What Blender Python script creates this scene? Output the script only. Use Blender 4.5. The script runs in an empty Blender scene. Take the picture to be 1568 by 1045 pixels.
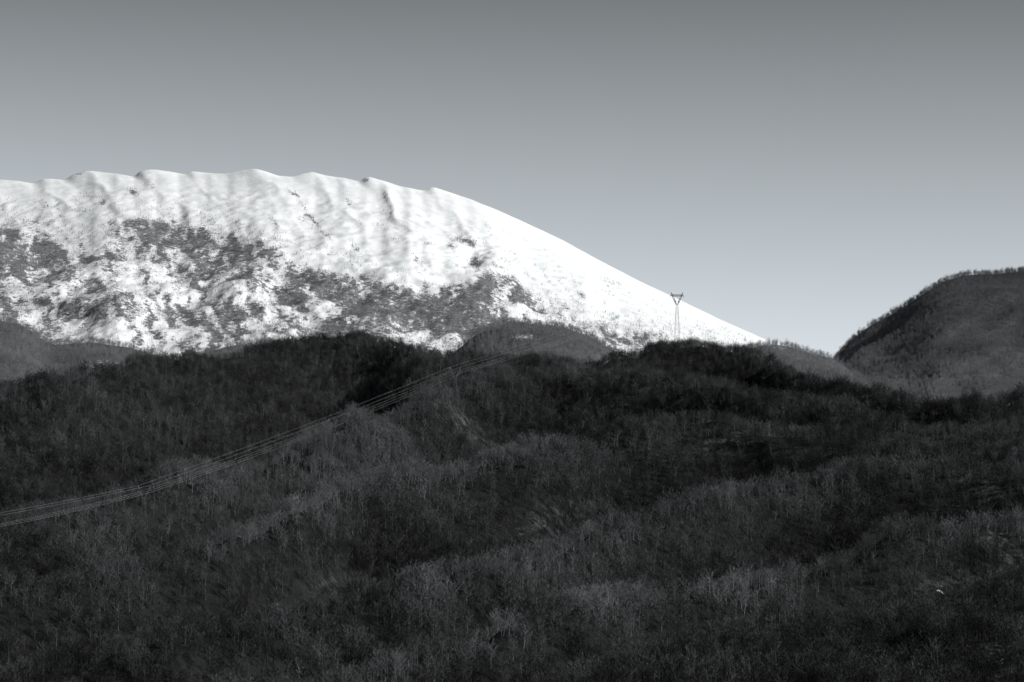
import bpy, math, random
import numpy as np
from mathutils import Vector
random.seed(3); rng=np.random.default_rng(7)
scene=bpy.context.scene
# ---------------------------------------------------------------- camera maths
K=0.18/784.0
TH=math.radians(4.0); C=math.cos(TH); S=math.sin(TH)
def z_of(y,py):
    v=(522.5-py)*K
    return y*(S+v*C)/(C-v*S)
def px_of(x,y,py):
    v=(522.5-py)*K
    return 784+x/y*(C-v*S)/K
def x_of(px,y,py):
    v=(522.5-py)*K
    return (px-784)*K*y/(C-v*S)
# ---------------------------------------------------------------- noise
def pnoise(x,y,seed=0):
    r=np.random.default_rng(seed); P=r.permutation(512); P=np.concatenate([P,P])
    ang=r.random(1024)*2*np.pi
    xi=np.floor(x).astype(int); yi=np.floor(y).astype(int)
    xf=x-xi; yf=y-yi
    u=xf**3*(xf*(xf*6-15)+10); v=yf**3*(yf*(yf*6-15)+10)
    def g(ix,iy,dx,dy):
        h=P[(P[ix&511]+iy)&511]
        return np.cos(ang[h])*dx+np.sin(ang[h])*dy
    a=g(xi,yi,xf,yf); b=g(xi+1,yi,xf-1,yf); c=g(xi,yi+1,xf,yf-1); d=g(xi+1,yi+1,xf-1,yf-1)
    return (a+(b-a)*u+((c+(d-c)*u)-(a+(b-a)*u))*v)*1.5
def fbm(x,y,o=4,seed=0):
    t=0;a=1
    for i in range(o):
        t=t+a*pnoise(x*2**i,y*2**i,seed+i); a*=0.5
    return t
def ridged(x,y,o=4,seed=0):
    t=0;a=1
    for i in range(o):
        t=t+a*(1-2*np.abs(pnoise(x*2**i,y*2**i,seed+i))); a*=0.5
    return t/1.9
def sstep(a,b,x):
    t=np.clip((x-a)/(b-a),0,1); return t*t*(3-2*t)
def prof(pts,w=7):
    xs=[p[0] for p in pts]; ys=[p[1] for p in pts]
    def f(px):
        o=0
        for d in (-2,-1,0,1,2): o=o+np.interp(px+d*w,xs,ys)
        return o/5
    return f
def sharp(pts):
    xs=[p[0] for p in pts]; ys=[p[1] for p in pts]
    return lambda px:(np.interp(px-3,xs,ys)+np.interp(px,xs,ys)+np.interp(px+3,xs,ys))/3
def solve(fn,x,y):
    py=np.full_like(x,600.0)
    for i in range(3):
        py=fn(px_of(x,y,py),y)
    return py
# ---------------------------------------------------------------- wooded hills (near)
T=16
c1=prof([(-300,650),(0,597),(80,590),(150,575),(270,552),(400,521),(480,508),(560,510),(640,533),(700,540),(760,540),(850,543),(940,552),(970,536),(1000,521),(1080,519),(1150,532),(1200,566),(1290,592),(1340,602),(1400,624),(1480,632),(1568,616),(1900,590)])
c2=prof([(-300,880),(0,808),(250,745),(500,668),(600,630),(700,584),(800,562),(880,560),(950,570),(1000,578),(1100,602),(1200,618),(1300,630),(1400,650),(1500,660),(1568,650),(1900,640)])
c3=prof([(-300,1000),(0,915),(200,875),(350,830),(450,788),(560,742),(680,715),(760,703),(850,684),(950,664),(1050,652),(1150,655),(1250,668),(1400,680),(1568,690),(1900,700)])
c4=prof([(-300,1100),(0,1030),(300,990),(500,950),(600,925),(700,893),(850,850),(980,800),(1100,765),(1200,740),(1300,726),(1400,722),(1568,735),(1900,760)])
c5=prof([(-300,1220),(0,1160),(400,1090),(600,1045),(700,1012),(850,955),(950,928),(1100,905),(1200,880),(1330,845),(1450,825),(1568,810),(1900,800)])
c6=prof([(-300,1330),(0,1270),(600,1160),(900,1062),(1000,1015),(1150,978),(1300,950),(1450,920),(1568,890),(1900,860)])
gpy=[500,520,560,620,700,800,900,1045,1100,1330]; gD=[2560,2450,2220,1930,1680,1430,1260,1060,990,760]
def g(py): return np.interp(py,gpy,gD)
def near_knots(px):
    cs=[];Ds=[];prev=None
    for i,c in enumerate((c1,c2,c3,c4,c5,c6)):
        p=c(px)+T
        if prev is not None: p=np.maximum(p,prev+16)
        d=g(p)
        if Ds: d=np.minimum(d,Ds[-1]-70)
        cs.append(p);Ds.append(d);prev=p
    return cs,Ds
def wobx(px,y): return px+26*pnoise(px/170,y/260,31)
def near_py(px,y):
    cs,Ds=near_knots(wobx(px,y))
    kd=[Ds[0]+900,Ds[0]+250]; kp=[cs[0]*0+900,cs[0]+75]
    for i in range(6):
        kd.append(Ds[i]); kp.append(cs[i])
        if i<5:
            gap=cs[i+1]-cs[i]
            kd.append(Ds[i+1]+0.44*(Ds[i]-Ds[i+1])); kp.append(cs[i+1]+0.46*gap)
    kd.append(Ds[5]*0.75); kp.append(cs[5]+170)
    kd.append(kd[-1]*0+300); kp.append(cs[5]*0+2300)
    out=np.where(y>=kd[0],kp[0],kp[-1])
    for i in range(len(kd)-1):
        hi,lo=kd[i],kd[i+1]
        t=np.clip((y-lo)/(hi-lo),0,1); t=0.6*t+0.4*t*t*(3-2*t)
        out=np.where((y<=hi)&(y>=lo),kp[i+1]+(kp[i]-kp[i+1])*t,out)
    return out
def near_z(x,y):
    z=z_of(y,solve(near_py,x,y))
    w=sstep(500,900,y)*(1-0.65*sstep(2150,2300,y))
    cr=ridged(x/110+y/420,y/330-x/600,3,5)
    z=z+w*(cr*11.0+fbm(x/60,y/60,3,9)*4.5+fbm(x/18,y/18,2,12)*0.8)
    return z
# ---------------------------------------------------------------- middle hills
m1=prof([(-400,450),(0,488),(22,490),(45,498),(66,520),(100,523),(130,519),(190,525),(230,534),(265,547),(300,541),(340,527),(400,520),(480,520),(600,560),(680,548),(710,520),(740,500),(785,488),(830,489),(880,501),(920,520),(940,532),(980,545),(1080,545),(1130,530),(1165,520),(1190,521),(1230,532),(1275,543),(1310,570),(1500,640),(1900,700)])
def mid_py(px,y):
    D=3900+60*pnoise(px/200,px*0,3)
    s=m1(px)+6
    f=np.clip((D-y)/1000,0,1.3); b=np.clip(y-D,0,None)
    dip=26*np.exp(-((f-0.45)/0.22)**2)*(1-sstep(230,420,px))
    return s+190*f**1.15-dip*0.6+b*0.17
def mid_z(x,y):
    return z_of(y,solve(mid_py,x,y))+ridged(x/220+y/500,y/400,3,21)*12*sstep(0,260,np.abs(y-3900))+fbm(x/60,y/60,3,22)*3
# ---------------------------------------------------------------- right hill
rh=prof([(900,760),(1100,690),(1200,640),(1260,562),(1275,545),(1300,518),(1330,494),(1380,466),(1430,430),(1465,417),(1520,412),(1568,408),(1700,395),(1900,410),(2300,520)])
def right_py(px,y):
    D=4700
    s=rh(px)+8
    f=np.clip((D-y)/1100,0,1.3); b=np.clip(y-D,0,None)
    return s+(740-s)*f**1.05*0.8+b*0.2
def right_z(x,y):
    z=z_of(y,solve(right_py,x,y))
    w=sstep(0,300,np.abs(y-4700))
    return z+w*ridged(x/300-y/520,y/1000+x/500,3,41)*30+fbm(x/90,y/90,3,43)*3
# ---------------------------------------------------------------- snow mountain
SKP=[(-500,292),(-200,282),(0,275),(28,277),(50,281),(66,274),(82,274),(98,276),(112,267),(135,261),(160,264),(185,267),(205,271),(214,262),(232,259),(262,263),(282,267),(292,262),(318,265),(345,266),(370,261),(390,258),(405,262),(425,269),(448,271),(462,266),(478,263),(500,269),(530,273),(550,278),(562,270),(585,276),(612,285),(648,292),(662,286),(685,293),(720,305),(760,321),(800,339),(860,367),(920,400),(980,431),(1040,459),(1100,488),(1170,519),(1200,530),(1280,556),(1500,620),(1900,680)]
sk=sharp(SKP)
sks=prof(SKP,34)
def ribcoord(px,py): return px-0.95*(py-sks(px))
humps=[(-130,26,16),(-40,26,12),(66,14,7),(118,20,10),(216,26,9),(294,12,4),(384,40,9),(468,22,10),(560,18,17),(610,12,4),(660,24,11),(735,24,4),(818,30,6),(930,26,4)]
def snow_base(px,y):
    D=9000+90*pnoise(px/180,px*0,2)
    s=sks(px)
    f=(D-y)/2400; ff=np.clip(f,0,1.3)
    grow=(610-s)*ff*(0.62+0.38*ff)
    q=px-0.95*grow
    det=(sk(q)-sks(q))*np.exp(-grow/15)*np.exp(-np.clip(y-D,0,None)/200)
    return s+grow+det+np.clip(y-D,0,None)*0.17
def snow_disp(px,py,x,y):
    dp=py-sks(px)
    s=ribcoord(px,py)+26*pnoise(px/60,dp/50,77)+11*pnoise(px/24,dp/22,78)
    r=0
    for c,w,a in humps:
        q=(s-c)
        r=r+a*np.where(q<0,np.exp(-np.abs(q)/(w*0.4)),np.exp(-np.abs(q)/(w*1.2)))*(0.7+0.9*pnoise(dp/45+c,dp*0,79))
    fade=sstep(2,26,dp)*(1-0.85*sstep(40,150,dp))
    st=ridged(s/30+fbm(px/90,dp/90,2,54),dp/120,4,55)*6*sstep(15,90,dp)*(0.5+0.9*pnoise(px/120,dp/80,56))
    low=fbm(x/190,y/230,5,60)*22*sstep(60,170,dp)
    big=pnoise(px/110,dp/80,61)*18*sstep(10,80,dp)
    fine=fbm(x/40,y/60,3,66)*2.8*sstep(5,50,dp)
    rockd=-34*np.exp(-(((px-728)/20)**2+((py-388)/16)**2))+ridged(x/30,y/50,3,70)*11*np.exp(-(((px-718)/36)**2+((py-385)/24)**2))
    return r*fade*0.9+st+low+big+fine+rockd
def snow_z(x,y):
    py=solve(snow_base,x,y); px=px_of(x,y,py)
    return z_of(y,py)+snow_disp(px,py,x,y)
treeline=sharp([(-500,330),(0,338),(60,352),(110,368),(180,348),(205,338),(240,330),(330,348),(400,378),(455,400),(500,420),(545,415),(600,440),(690,442),(735,432),(765,412),(800,440),(850,470),(930,492),(990,508),(1080,530),(1500,600)])
def blob(px,py,cx,cy,rx,ry,ang=0):
    a=math.radians(ang); dx=px-cx; dy=py-cy
    u=dx*math.cos(a)+dy*math.sin(a); v=-dx*math.sin(a)+dy*math.cos(a)
    return np.exp(-((u/rx)**2+(v/ry)**2))
def snow_mask(px,py):
    wx=px+16*pnoise(px/35,py/25,80)+8*pnoise(px/10,py/10,82); wy=py+10*pnoise(px/30,py/25,81)+6*pnoise(px/9,py/9,83)
    tl=treeline(wx)
    s=wx-0.7*(wy-270)
    below=sstep(-16,18,wy-tl+12*pnoise(px/14,py/14,84)+10*ridged(s/26,wy/80,3,85)-5)
    n=0.5+0.75*fbm(s/20,(wx+wy)/62,5,90)
    d=0.49+0.85*(n-0.5)
    for cx,cy,rx,ry,a,w in [(15,400,45,45,30,.5),(100,405,60,22,10,.35),(235,358,62,22,12,.5),(330,372,50,15,20,.5),(420,402,55,14,18,.5),(320,405,80,10,35,.35),(560,455,95,32,5,.5),(660,470,90,35,0,.5),(740,440,40,20,-20,.6),(620,430,60,14,5,.5),(790,440,45,14,30,.6),(850,470,40,12,20,.5),(480,440,30,35,60,.25),(350,485,70,16,0,.5),(130,470,55,12,10,.35),(20,500,40,22,0,.5),(820,500,60,10,10,.35),(540,500,40,18,0,.35),(720,505,50,12,0,.5),(300,430,30,8,30,.25),(950,515,50,8,15,.4),(390,440,60,9,20,.3),(180,400,16,28,10,.35),(240,480,50,10,10,.3)]:
        d=d+w*0.95*blob(wx,wy,cx,cy,rx,ry,a)
    for cx,cy,rx,ry,a,w in [(210,435,60,22,10,.4),(60,445,50,10,0,.45),(120,505,60,10,10,.45),(225,525,50,14,10,.3),(400,455,60,10,10,.35),(300,395,50,8,30,.3),(630,508,26,10,0,.9),(800,478,40,9,8,.9),(865,492,35,8,15,.5),(510,475,26,11,30,.4),(135,380,35,10,20,.35),(430,490,50,8,0,.25),(930,470,60,10,25,.3)]:
        d=d-w*blob(wx,wy,cx,cy,rx,ry,a)
    m=np.clip(d,0.05,0.95)*below
    up=ridged(s/20,(wx+wy)/190,3,95)
    dp=py-sk(px)
    st=sstep(0.60,0.9,up)*sstep(0.0,0.5,pnoise(wx/75,wy/55,97)+0.16)*sstep(20,70,dp)
    lft=sstep(260,60,px)*sstep(6,50,dp)*0.45*(0.7+fbm(wx/22,wy/14,3,98))
    m=np.maximum(m,st*0.65); m=np.maximum(m,lft*0.9)
    al=px*0.86; ac=dp-0.16*(px-700)
    rs=sstep(0.45,0.85,ridged(al/80,ac/9,3,140))*sstep(12,30,dp)*sstep(680,780,px)
    m=np.maximum(m,0.45*rs*(0.7+0.5*fbm(px/40,py/30,2,141)))
    m=np.maximum(m,0.32*sstep(-70,0,wy-tl)*sstep(-0.1,0.5,fbm(s/25,wy/30,3,99)))
    for cx,cy,rx,ry,a,w in [(712,370,20,6,15,.9),(728,395,9,14,-20,.95),(690,380,8,5,30,.7),(475,335,3,26,-38,.85),(500,365,4,14,-45,.75),(205,298,9,7,40,.8),(158,316,6,6,0,.8),(232,288,10,3,20,.6),(560,276,7,4,-30,.8),(585,350,4,12,-40,.55),(655,289,8,3,0,.7),(450,300,4,14,-40,.6),(70,360,35,5,20,.6),(530,310,8,4,30,.7),(893,455,12,5,25,.65),(122,268,10,3,-20,.5),(210,266,9,3,-20,.5),(60,277,14,3,0,.5),(290,268,9,3,0,.5),(640,405,4,16,-45,.55),(545,385,4,18,-42,.6),(420,345,4,16,-42,.55),(605,372,8,5,30,.5),(350,320,4,10,-42,.5)]:
        m=np.maximum(m,w*blob(wx*0.4+px*0.6,wy*0.4+py*0.6,cx,cy,rx,ry,a))
    return np.clip(m,0,1)
# ---------------------------------------------------------------- mesh helpers
def grid_obj(name,x0,x1,y0,y1,st,zf,mat,attrs=None,bottom=None):
    nx=int((x1-x0)/st)+1; ny=int((y1-y0)/st)+1
    X,Y=np.meshgrid(np.linspace(x0,x1,nx),np.linspace(y0,y1,ny))
    x=X.ravel(); y=Y.ravel(); z=zf(x,y)
    if bottom is not None: z=np.maximum(z,bottom)
    co=np.stack([x,y,z],1).astype(np.float32)
    i=np.arange(nx*ny).reshape(ny,nx)
    f=np.stack([i[:-1,:-1],i[:-1,1:],i[1:,1:],i[1:,:-1]],-1).reshape(-1,4)
    me=bpy.data.meshes.new(name); n=len(f)
    me.vertices.add(len(co)); me.vertices.foreach_set('co',co.ravel())
    me.loops.add(n*4); me.loops.foreach_set('vertex_index',f.ravel().astype(np.int32))
    me.polygons.add(n); me.polygons.foreach_set('loop_start',(np.arange(n)*4).astype(np.int32))
    me.update(calc_edges=True); me.validate()
    me.polygons.foreach_set('use_smooth',np.ones(n,bool))
    if attrs:
        for k,fn in attrs.items():
            a=me.attributes.new(k,'FLOAT','POINT'); a.data.foreach_set('value',fn(x,y,z).astype(np.float32))
    me.materials.append(mat)
    ob=bpy.data.objects.new(name,me); scene.collection.objects.link(ob); return ob
def imgpos(x,y,z):
    d=y*C+z*S; return 784+x/d/K, 522.5-(z*C-y*S)/d/K
# ---------------------------------------------------------------- materials
def newmat(name):
    m=bpy.data.materials.new(name); m.use_nodes=True
    nt=m.node_tree; b=nt.nodes['Principled BSDF']; return m,nt,b
def N(nt,t,**kw):
    n=nt.nodes.new(t)
    for k,v in kw.items(): setattr(n,k,v)
    return n
def noise(nt,vec,scale,detail=4,rough=0.6):
    n=N(nt,'ShaderNodeTexNoise'); n.inputs['Scale'].default_value=scale; n.inputs['Detail'].default_value=detail; n.inputs['Roughness'].default_value=rough
    nt.links.new(vec,n.inputs['Vector']); return n.outputs['Fac']
def mth(nt,op,a,b=None,clamp=False):
    n=N(nt,'ShaderNodeMath',operation=op); n.use_clamp=clamp
    for i,v in enumerate((a,b)):
        if v is None: continue
        if isinstance(v,(int,float)): n.inputs[i].default_value=v
        else: nt.links.new(v,n.inputs[i])
    return n.outputs[0]
def maprange(nt,v,a,b,c=0,d=1,smooth=True):
    n=N(nt,'ShaderNodeMapRange'); n.interpolation_type='SMOOTHSTEP' if smooth else 'LINEAR'
    nt.links.new(v,n.inputs['Value'])
    for k,q in zip(('From Min','From Max','To Min','To Max'),(a,b,c,d)): n.inputs[k].default_value=q
    return n.outputs['Result']
def mix(nt,f,a,b):
    n=N(nt,'ShaderNodeMix',data_type='RGBA'); nt.links.new(f,n.inputs['Factor'])
    for i,v in ((6,a),(7,b)):
        if isinstance(v,tuple): n.inputs[i].default_value=v
        else: nt.links.new(v,n.inputs[i])
    return n.outputs[2]
def gr(v,t=1.04): return (v*0.97,v,v*t,1)
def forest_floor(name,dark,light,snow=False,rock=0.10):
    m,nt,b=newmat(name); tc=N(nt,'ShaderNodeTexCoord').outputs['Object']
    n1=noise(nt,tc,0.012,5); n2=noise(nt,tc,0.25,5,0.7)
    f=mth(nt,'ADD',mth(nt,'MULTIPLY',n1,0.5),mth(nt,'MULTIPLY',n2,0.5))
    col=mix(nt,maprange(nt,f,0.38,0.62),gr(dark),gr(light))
    at=N(nt,'ShaderNodeAttribute',attribute_name='rock')
    rk=mth(nt,'MULTIPLY',at.outputs['Fac'],maprange(nt,noise(nt,tc,0.16,6,0.7),0.47,0.60))
    col=mix(nt,rk,col,gr(rock))
    if snow:
        a2=N(nt,'ShaderNodeAttribute',attribute_name='snow')
        sn=maprange(nt,mth(nt,'ADD',a2.outputs['Fac'],mth(nt,'MULTIPLY',mth(nt,'SUBTRACT',noise(nt,tc,0.25,5),0.5),2.4)),0.5,0.6)
        sn=mth(nt,'MULTIPLY',sn,maprange(nt,a2.outputs['Fac'],0.15,0.3))
        col=mix(nt,sn,col,gr(0.7,1.02))
    nt.links.new(col,b.inputs['Base Color']); b.inputs['Roughness'].default_value=0.95; b.inputs['Specular IOR Level'].default_value=0.1
    bp=N(nt,'ShaderNodeBump'); bp.inputs['Strength'].default_value=0.8; bp.inputs['Distance'].default_value=2.5
    nt.links.new(n2,bp.inputs['Height']); nt.links.new(bp.outputs[0],b.inputs['Normal'])
    return m
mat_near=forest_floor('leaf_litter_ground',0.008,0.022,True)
mat_mid=forest_floor('mid_hill_ground_hazed',0.07,0.12,True)  # ground colour raised to stand in for distance haze
mat_right=forest_floor('far_hill_ground_hazed',0.07,0.11)  # likewise paler, haze put into the base colour
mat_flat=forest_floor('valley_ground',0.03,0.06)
def snow_material():
    m,nt,b=newmat('snow_and_scrub'); tc=N(nt,'ShaderNodeTexCoord').outputs['Object']
    at=N(nt,'ShaderNodeAttribute',attribute_name='scrub').outputs['Fac']
    n1=noise(nt,tc,0.07,6,0.8); n2=noise(nt,tc,0.012,4,0.6)
    n=mth(nt,'ADD',mth(nt,'MULTIPLY',n1,0.85),mth(nt,'MULTIPLY',n2,0.15))
    lim=mth(nt,'SUBTRACT',0.65,mth(nt,'MULTIPLY',at,0.28))
    d=mth(nt,'SUBTRACT',n,lim)
    f=mth(nt,'MULTIPLY',maprange(nt,d,-0.02,0.06),maprange(nt,at,0.02,0.14))
    dark=mix(nt,maprange(nt,noise(nt,tc,0.09,6,0.8),0.38,0.62),gr(0.08),gr(0.28))  # scrub greys lightened to include distance haze
    sn=mix(nt,maprange(nt,n2,0.3,0.7),gr(0.78,1.02),gr(0.90,1.01))
    col=mix(nt,f,sn,dark)
    nt.links.new(col,b.inputs['Base Color']); b.inputs['Roughness'].default_value=0.8; b.inputs['Specular IOR Level'].default_value=0.15
    bp=N(nt,'ShaderNodeBump'); bp.inputs['Strength'].default_value=0.65; bp.inputs['Distance'].default_value=5
    nt.links.new(noise(nt,tc,0.03,7,0.65),bp.inputs['Height']); nt.links.new(bp.outputs[0],b.inputs['Normal'])
    return m
mat_snow=snow_material()
def twig(name,a,bv,rv=0.3):
    m,nt,b=newmat(name); oi=N(nt,'ShaderNodeObjectInfo')
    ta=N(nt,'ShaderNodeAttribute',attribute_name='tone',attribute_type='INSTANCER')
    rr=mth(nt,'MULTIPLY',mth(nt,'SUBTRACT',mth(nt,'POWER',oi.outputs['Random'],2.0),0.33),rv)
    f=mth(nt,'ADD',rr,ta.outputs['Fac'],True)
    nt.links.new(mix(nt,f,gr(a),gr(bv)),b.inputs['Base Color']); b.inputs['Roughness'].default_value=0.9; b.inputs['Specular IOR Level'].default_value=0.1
    return m
mt_near=twig('bare_bark',0.012,0.20,0.40); mt_far=twig('bare_bark_hazed',0.06,0.22,0.15); mt_snow=twig('bare_bark_upland_hazed',0.12,0.28)  # far and upland bark paled, aerial haze put into the colour
# ---------------------------------------------------------------- terrain objects
def near_rock(x,y,z):
    px,py=imgpos(x,y,z)
    r=0
    for cx,cy,rx,ry,a in [(1180,985,200,26,-8),(1480,905,110,20,0),(1530,1000,60,30,0),(1515,740,50,30,20),(1540,830,60,30,30),(925,600,55,16,30),(840,800,60,20,-20),(1090,680,60,18,0),(960,700,50,12,0),(1500,665,60,12,0),(700,645,50,15,30),(520,900,40,10,0)]:
        r=r+blob(px,py,cx,cy,rx,ry,a)
    return np.clip(r,0,1)
def near_snow(x,y,z):
    px,py=imgpos(x,y,z); r=0
    for cx,cy,rx,ry in [(1215,1008,8,3),(1505,1000,14,4),(1480,912,16,3),(272,747,4,1.4),(1520,1015,14,2.5),(1440,905,10,2.5)]:
        r=r+0.8*blob(px,py,cx,cy,rx*1.25,ry*1.6)
    return r
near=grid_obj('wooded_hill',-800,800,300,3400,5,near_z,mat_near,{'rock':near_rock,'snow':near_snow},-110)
def mid_snow(x,y,z):
    px,py=imgpos(x,y,z)
    return 0.6*blob(px,py,800,516,22,5)+0.6*blob(px,py,1180,528,26,5,15)+0.35*blob(px,py,200,560,120,16)+0.3*blob(px,py,740,515,30,8)
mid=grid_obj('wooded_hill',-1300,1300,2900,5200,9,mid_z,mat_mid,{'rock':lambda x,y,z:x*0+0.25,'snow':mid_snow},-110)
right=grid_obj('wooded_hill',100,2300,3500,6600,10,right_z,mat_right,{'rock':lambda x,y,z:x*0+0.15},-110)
def scrub(x,y,z):
    py=solve(snow_base,x,y); px=px_of(x,y,py)
    return snow_mask(px,py)
snowm=grid_obj('snowy_mountain',-2400,1900,6000,10800,7,snow_z,mat_snow,{'scrub':scrub},-110)
me=bpy.data.meshes.new('ground'); R=60000
me.from_pydata([(-R,-R,-78),(R,-R,-78),(R,R,-78),(-R,R,-78)],[],[(0,1,2,3)]); me.materials.append(mat_flat)
scene.collection.objects.link(bpy.data.objects.new('ground',me))
# ---------------------------------------------------------------- trees
def prism(V,F,p,q,r0,r1):
    d=(q-p).normalized(); a=d.orthogonal().normalized(); b=d.cross(a); k=len(V)
    for c,r in ((p,r0),(q,r1)):
        for j in range(3):
            t=j*2*math.pi/3; V.append(c+a*(math.cos(t)*r)+b*(math.sin(t)*r))
    for j in range(3): F.append((k+j,k+(j+1)%3,k+3+(j+1)%3,k+3+j))
def blade(V,F,p,q,r,R):
    d=(q-p).normalized(); a=d.cross(Vector((R.uniform(-1,1),R.uniform(-1,1),R.uniform(-1,1)))).normalized(); k=len(V)
    V.extend([p-a*r,p+a*r,q]); F.append((k,k+1,k+2))
def bare_tree(seed,mat,h=7,prim=13,sub=8,tr=0.055):
    R=random.Random(seed); V=[];F=[]
    p=Vector((0,0,-0.8)); pts=[p.copy()]
    for i in range(4):
        q=Vector((R.uniform(-.3,.3),R.uniform(-.3,.3),0))+Vector((p.x,p.y,(i+1)*h*0.9/4))
        prism(V,F,p,q,0.17-0.03*i,0.14-0.03*i if i<3 else 0.02); p=q; pts.append(q)
    for i in range(prim):
        t=0.28+0.67*i/prim; seg=min(int(t*4),3); f=t*4-seg; base=pts[seg].lerp(pts[seg+1],f)
        az=i*2.4+R.uniform(-.5,.5); tilt=math.radians(R.uniform(28,66)); L=h*(0.18+1.05*t*(1.0-t))*R.uniform(.75,1.2)
        d=Vector((math.cos(az)*math.sin(tilt),math.sin(az)*math.sin(tilt),math.cos(tilt)))
        mid_=base+d*L*0.5; d2=(d+Vector((0,0,.3))).normalized(); e=mid_+d2*L*0.5
        blade(V,F,base,mid_,0.08,R); blade(V,F,mid_,e,0.065,R)
        for j in range(sub):
            b0=base.lerp(mid_,R.uniform(.4,1)) if j%2 else mid_.lerp(e,R.uniform(.1,.95))
            dd=(d2*0.7+Vector((R.uniform(-.9,.9),R.uniform(-.9,.9),R.uniform(-.3,.8)))).normalized()
            blade(V,F,b0,b0+dd*R.uniform(.7,1.6),tr,R)
    m=bpy.data.meshes.new('bare_tree'); m.from_pydata(V,[],F); m.materials.append(mat); return m
def proto(name,mat,n,h=7.2,**kw):
    col=bpy.data.collections.new(name)
    for i in range(n): col.objects.link(bpy.data.objects.new(name+'_form',bare_tree(50+i,mat,h=h*(0.8+0.12*(i%4)),**kw)))
    return col
P_near=proto('hardwood',mt_near,8,h=8.6,prim=13,sub=9,tr=0.06)
P_far=proto('hardwood_distant',mt_far,5,h=8.5,prim=11,sub=4,tr=0.14)
P_snow=proto('upland_scrub',mt_snow,5,h=8.5,prim=9,sub=3,tr=0.22)
def scatter(name,x,y,z,scl,col,tone):
    me=bpy.data.meshes.new(name); n=len(x); me.vertices.add(n)
    me.vertices.foreach_set('co',np.stack([x,y,z],1).astype(np.float32).ravel())
    a=me.attributes.new('scl','FLOAT','POINT'); a.data.foreach_set('value',scl.astype(np.float32))
    a=me.attributes.new('tone','FLOAT','POINT'); a.data.foreach_set('value',tone.astype(np.float32))
    ob=bpy.data.objects.new(name,me); scene.collection.objects.link(ob)
    ng=bpy.data.node_groups.new(name,'GeometryNodeTree')
    ng.interface.new_socket('Geometry',in_out='INPUT',socket_type='NodeSocketGeometry')
    ng.interface.new_socket('Geometry',in_out='OUTPUT',socket_type='NodeSocketGeometry')
    gi=ng.nodes.new('NodeGroupInput'); go=ng.nodes.new('NodeGroupOutput')
    ip=ng.nodes.new('GeometryNodeInstanceOnPoints'); ci=ng.nodes.new('GeometryNodeCollectionInfo')
    ci.inputs['Collection'].default_value=col; ci.inputs['Separate Children'].default_value=True; ci.inputs['Reset Children'].default_value=True
    ra=ng.nodes.new('GeometryNodeInputNamedAttribute'); ra.data_type='FLOAT'; ra.inputs['Name'].default_value='scl'
    rv=ng.nodes.new('FunctionNodeRandomValue'); rv.data_type='FLOAT_VECTOR'
    rv.inputs[0].default_value=(-0.06,-0.06,0); rv.inputs[1].default_value=(0.06,0.06,6.28)
    ri=ng.nodes.new('FunctionNodeRandomValue'); ri.data_type='INT'; ri.inputs[4].default_value=0; ri.inputs[5].default_value=20
    L=ng.links.new
    L(gi.outputs[0],ip.inputs['Points']); L(ci.outputs[0],ip.inputs['Instance']); ip.inputs['Pick Instance'].default_value=True
    L(ri.outputs[2],ip.inputs['Instance Index']); L(rv.outputs[0],ip.inputs['Rotation']); L(ra.outputs[0],ip.inputs['Scale'])
    L(ip.outputs[0],go.inputs[0])
    md=ob.modifiers.new('instances','NODES'); md.node_group=ng
    return ob
n=165000
y=np.sqrt(rng.random(n)*(2750**2-920**2)+920**2); x=(rng.random(n)*2-1)*(0.187*y+25)
z=near_z(x,y); rk=near_rock(x,y,z); px_,py_=imgpos(x,y,z)
dens=0.70+0.45*fbm(x/90,y/110,3,101)+0.25*pnoise(x/16,y/16,105)
keep=(rng.random(n)<np.clip(dens,0.3,1)*(1-0.6*rk)*(1-np.clip(near_snow(x,y,z)*2,0,1)))
cs,Ds=near_knots(px_); keep&=(y<Ds[0]+60)
x,y,z,px_,py_=x[keep],y[keep],z[keep],px_[keep],py_[keep]
# sunlit crest bands painted into the tree tone, paler along the spurs
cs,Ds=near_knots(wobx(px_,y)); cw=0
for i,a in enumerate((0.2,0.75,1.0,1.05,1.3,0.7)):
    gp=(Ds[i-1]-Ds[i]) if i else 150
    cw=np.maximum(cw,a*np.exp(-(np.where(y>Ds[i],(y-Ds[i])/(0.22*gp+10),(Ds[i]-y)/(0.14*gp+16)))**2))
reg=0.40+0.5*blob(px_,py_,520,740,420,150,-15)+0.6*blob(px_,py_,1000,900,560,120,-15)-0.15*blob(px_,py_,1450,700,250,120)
tone=0.07+0.5*cw*reg*(0.8+0.6*fbm(x/50,y/60,3,133))+0.18*blob(px_,py_,560,730,260,90,-20)+0.16*fbm(x/45,y/60,4,131)+0.10*pnoise(x/14,y/14,132)  # left-middle blob paints a hazy pale area into the tone
tone+=0.16*blob(px_,py_,150,650,330,80,0)+0.10*blob(px_,py_,620,570,260,50,0)-0.07*blob(px_,py_,100,1045,500,110)  # first two blobs pale the upper left as painted haze
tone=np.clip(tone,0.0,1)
sc=(0.72+0.5*rng.random(len(x)))*(0.97+0.25*pnoise(x/90,y/90,103)+0.22*pnoise(x/15,y/15,104)); sc*=1-0.15*sstep(2000,2250,y)
print('near trees',len(x))
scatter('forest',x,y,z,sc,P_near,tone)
n=40000
y=3050+rng.random(n)*1000; x=(rng.random(n)*2-1)*(0.19*y+60); z=mid_z(x,y); px_,py_=imgpos(x,y,z)
keep=(rng.random(n)<np.clip(0.75+0.5*fbm(x/80,y/100,3,111)-mid_snow(x,y,z)*1.1,0.1,1))
x,y,z=x[keep],y[keep],z[keep]
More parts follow.
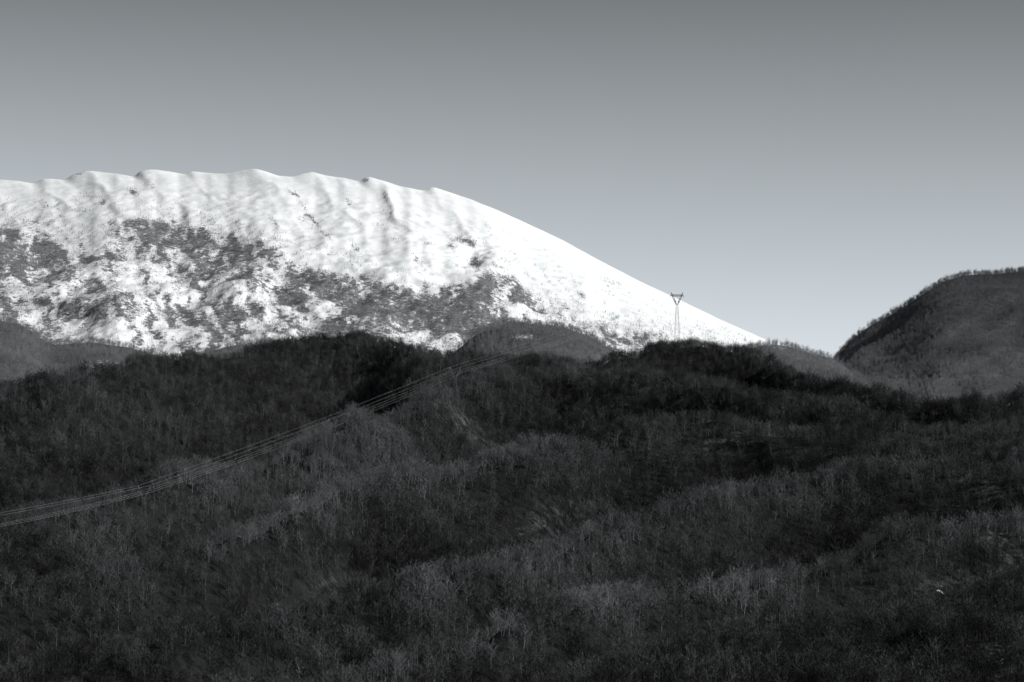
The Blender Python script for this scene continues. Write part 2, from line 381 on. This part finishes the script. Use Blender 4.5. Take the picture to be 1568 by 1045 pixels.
scatter('forest',x,y,z,0.8+0.4*rng.random(len(x)),P_far,np.clip(0.72+0.3*fbm(x/90,y/120,3,112),0,1))  # high base tone paints haze onto the middle hills
n=40000
y=3750+rng.random(n)*1020; x=300+rng.random(n)*750; z=right_z(x,y); px_,py_=imgpos(x,y,z)
keep=(rng.random(n)<np.clip(0.8+0.5*fbm(x/80,y/100,3,113),0.1,1))
x,y,z,px_,py_=x[keep],y[keep],z[keep],px_[keep],py_[keep]
scatter('forest',x,y,z,0.85+0.4*rng.random(len(x)),P_far,np.clip(0.34+0.45*sstep(480,620,py_)+0.18*fbm(x/130,y/200,3,114)+0.3*blob(px_,py_,1500,555,95,9,-32)+0.25*blob(px_,py_,1420,585,70,10,-12),0,1))  # paler towards the hill base: haze painted into tree tone
n=340000
y=6650+rng.random(n)*2200; x=(rng.random(n)*2-1)*(0.19*y+60)
py=solve(snow_base,x,y); px=px_of(x,y,py); m=snow_mask(px,py)
keep=(rng.random(n)<np.clip(m-0.15,0,1)*0.6)|(rng.random(n)<0.035*sstep(-40,20,py-treeline(px)))
keep&=(py-sk(px)>6)
x,y=x[keep],y[keep]; z=snow_z(x,y); print('upland',len(x))
scatter('forest',x,y,z,0.6+0.5*rng.random(len(x)),P_snow,np.clip(0.5+0.4*fbm(x/90,y/120,3,115),0,1))
# ---------------------------------------------------------------- pylons and cables
mm,nt,b=newmat('galvanised_steel'); tc=N(nt,'ShaderNodeTexCoord').outputs['Object']
nt.links.new(mix(nt,noise(nt,tc,0.8,3),gr(0.10),gr(0.18)),b.inputs['Base Color']); b.inputs['Roughness'].default_value=0.6; b.inputs['Metallic'].default_value=0.3
mc,nt,b=newmat('aluminium_cable'); tc=N(nt,'ShaderNodeTexCoord').outputs['Object']
nt.links.new(mix(nt,noise(nt,tc,0.1,2),gr(0.28),gr(0.38)),b.inputs['Base Color']); b.inputs['Roughness'].default_value=0.6
def pylon(loc,s,rot,w=0.2,ext=1.0):
    root=bpy.data.objects.new('electricity_pylon',None); scene.collection.objects.link(root)
    root.location=loc; root.rotation_euler=(0,0,rot); root.scale=(s,s,s)
    H=23*(ext-1)
    def part(nm,segs,mat,dz=0):
        V=[];F=[]
        for p,q,r in segs: prism(V,F,Vector(p)+Vector((0,0,dz)),Vector(q)+Vector((0,0,dz)),r,r)
        m=bpy.data.meshes.new(nm); m.from_pydata(V,[],F); m.materials.append(mat)
        o=bpy.data.objects.new(nm,m); scene.collection.objects.link(o); o.parent=root
    Z=[-3,3,8,12.5,16.5,20,23]; Z=[q*ext for q in Z]; W=[2.7,2.35,2.0,1.65,1.35,1.05,0.85]
    body=[];cn=[(-1,-1),(1,-1),(1,1),(-1,1)]; wb=w*0.42
    for i in range(6):
        for j in range(4):
            a=cn[j]; c=cn[(j+1)%4]
            body.append(((a[0]*W[i],a[1]*W[i],Z[i]),(a[0]*W[i+1],a[1]*W[i+1],Z[i+1]),wb))
            body.append(((a[0]*W[i],a[1]*W[i],Z[i]),(c[0]*W[i+1],c[1]*W[i+1],Z[i+1]),wb*.5))
            body.append(((c[0]*W[i],c[1]*W[i],Z[i]),(a[0]*W[i+1],a[1]*W[i+1],Z[i+1]),wb*.5))
            body.append(((a[0]*W[i+1],a[1]*W[i+1],Z[i+1]),(c[0]*W[i+1],c[1]*W[i+1],Z[i+1]),wb*.5))
    part('lattice_body',body,mm)
    head=[]
    for sx in (-1,1):
        for yy in (-.8,.8):
            head+= [((sx*.85,yy,23),(sx*4.6,yy,31),w),((0,yy*.5,23),(sx*3.3,yy,31),w*.6),
                    ((sx*1.9,yy,25.3),(sx*1.3,yy*.7,26.6),w*.5),((sx*2.9,yy,27.4),(sx*2.2,yy*.8,28.6),w*.5),((sx*1.0,yy,25),(sx*2.9,yy,27.4),w*.5),
                    ((sx*4.6,yy,31),(sx*5.6,0,34.6),w),((sx*3.4,yy,31),(sx*5.6,0,34.6),w*.7),
                    ((sx*4.6,yy,31),(sx*6.6,0,31.2),w),((sx*4.6,yy,32.2),(sx*6.6,0,31.2),w*.7)]
    for yy in (-.8,.8):
        head+= [((-4.8,yy,31),(4.8,yy,31),w),((-4.6,yy,32.2),(4.6,yy,32.2),w)]
        for i in range(8):
            x0=-4.6+i*1.15; head.append(((x0,yy,31 if i%2 else 32.2),(x0+1.15,yy,32.2 if i%2 else 31),w*.5))
    part('crossarm_head',head,mm,H)
    part('insulators',[((q,0,31),(q,0,28.8),0.16) for q in (-6.3,0,6.3)],mm,H)
    return root
def ground_row(px,row):
    ys=np.arange(950,2700,5.0); py=np.full_like(ys,row)
    for i in range(4):
        xx=x_of(px,ys,py); zz=near_z(xx,ys); py=imgpos(xx,ys,zz)[1]
    k=np.where(py<=row)[0]
    k=k[0] if len(k) else int(np.argmin(py))
    return Vector((xx[k],ys[k],zz[k])),py[k]
specs=[(1037,300,0.9,1.72,0.21),(697,617,0.72,1,0.16),(220,812,0.6,1,0.13),(-260,930,0.8,1,0.16)]
pos=[]
for px0,row,s,ext,w_ in specs:
    p,pyy=ground_row(px0,row); print('pylon',px0,p,pyy); pos.append((p,s))
rots=[]
for i,(p,s) in enumerate(pos):
    d=(pos[min(i+1,3)][0]-pos[max(i-1,0)][0]); a=math.atan2(d.y,d.x)-math.pi/2
    a=(a+math.pi/2)%math.pi-math.pi/2
    if i==0: a=math.radians(8)
    rots.append(a); pylon(p,s,a,specs[i][4],specs[i][3])
def att(i,off,h):
    p,s=pos[i]; h=h+23*(specs[i][3]-1)
    return p+Vector((math.cos(rots[i])*off*s,math.sin(rots[i])*off*s,h*s))
V=[];F=[]
for i in range(3):
    for o,h,sg in ((-6.3,28.8,12),(0,28.8,12),(6.3,28.8,12),(-5.6,34.6,7),(5.6,34.6,7)):
        a=att(i,o,h); b_=att(i+1,o,h); prev=a
        for j in range(1,31):
            t=j/30; q=a.lerp(b_,t)-Vector((0,0,4*sg*0.25*t*(1-t))); prism(V,F,prev,q,.024,.024); prev=q
m=bpy.data.meshes.new('power_line_cables'); m.from_pydata(V,[],F); m.materials.append(mc)
scene.collection.objects.link(bpy.data.objects.new('power_line_cables',m))
# ---------------------------------------------------------------- light
el=math.radians(28); az=math.atan2(0.88,-0.34)
d=Vector((math.sin(az)*math.cos(el),math.cos(az)*math.cos(el),math.sin(el)))
sl=bpy.data.lights.new('sun','SUN'); sl.energy=4.5; sl.angle=math.radians(0.5); sl.color=(1,0.985,0.96)
so=bpy.data.objects.new('sun',sl); so.rotation_euler=d.to_track_quat('Z','Y').to_euler(); scene.collection.objects.link(so)
w=bpy.data.worlds.new('World'); scene.world=w; w.use_nodes=True; nt=w.node_tree; bg=nt.nodes['Background']
sky=N(nt,'ShaderNodeTexSky'); sky.sky_type='NISHITA'; sky.sun_disc=False; sky.sun_elevation=el; sky.sun_rotation=az; sky.air_density=1.0; sky.dust_density=0.6
bw=N(nt,'ShaderNodeRGBToBW'); nt.links.new(sky.outputs[0],bw.inputs[0])
tcw=N(nt,'ShaderNodeTexCoord'); sp=N(nt,'ShaderNodeSeparateXYZ'); nt.links.new(tcw.outputs['Generated'],sp.inputs[0])
hz=maprange(nt,sp.outputs['Z'],0.03,0.22,2.5,0.56,False)
val=mth(nt,'MULTIPLY',bw.outputs[0],hz)
mx=N(nt,'ShaderNodeVectorMath',operation='SCALE'); mx.inputs[0].default_value=(0.925,1.0,1.06)
nt.links.new(val,mx.inputs['Scale']); nt.links.new(mx.outputs[0],bg.inputs['Color']); bg.inputs['Strength'].default_value=0.067
# ---------------------------------------------------------------- camera
cam=bpy.data.cameras.new('camera'); cam.lens=100; cam.sensor_width=36; cam.clip_start=1; cam.clip_end=200000
co=bpy.data.objects.new('camera',cam); co.rotation_euler=(math.pi/2+TH,0,0); scene.collection.objects.link(co); scene.camera=co
scene.view_settings.view_transform='Standard'; scene.view_settings.look='None'; scene.view_settings.exposure=0
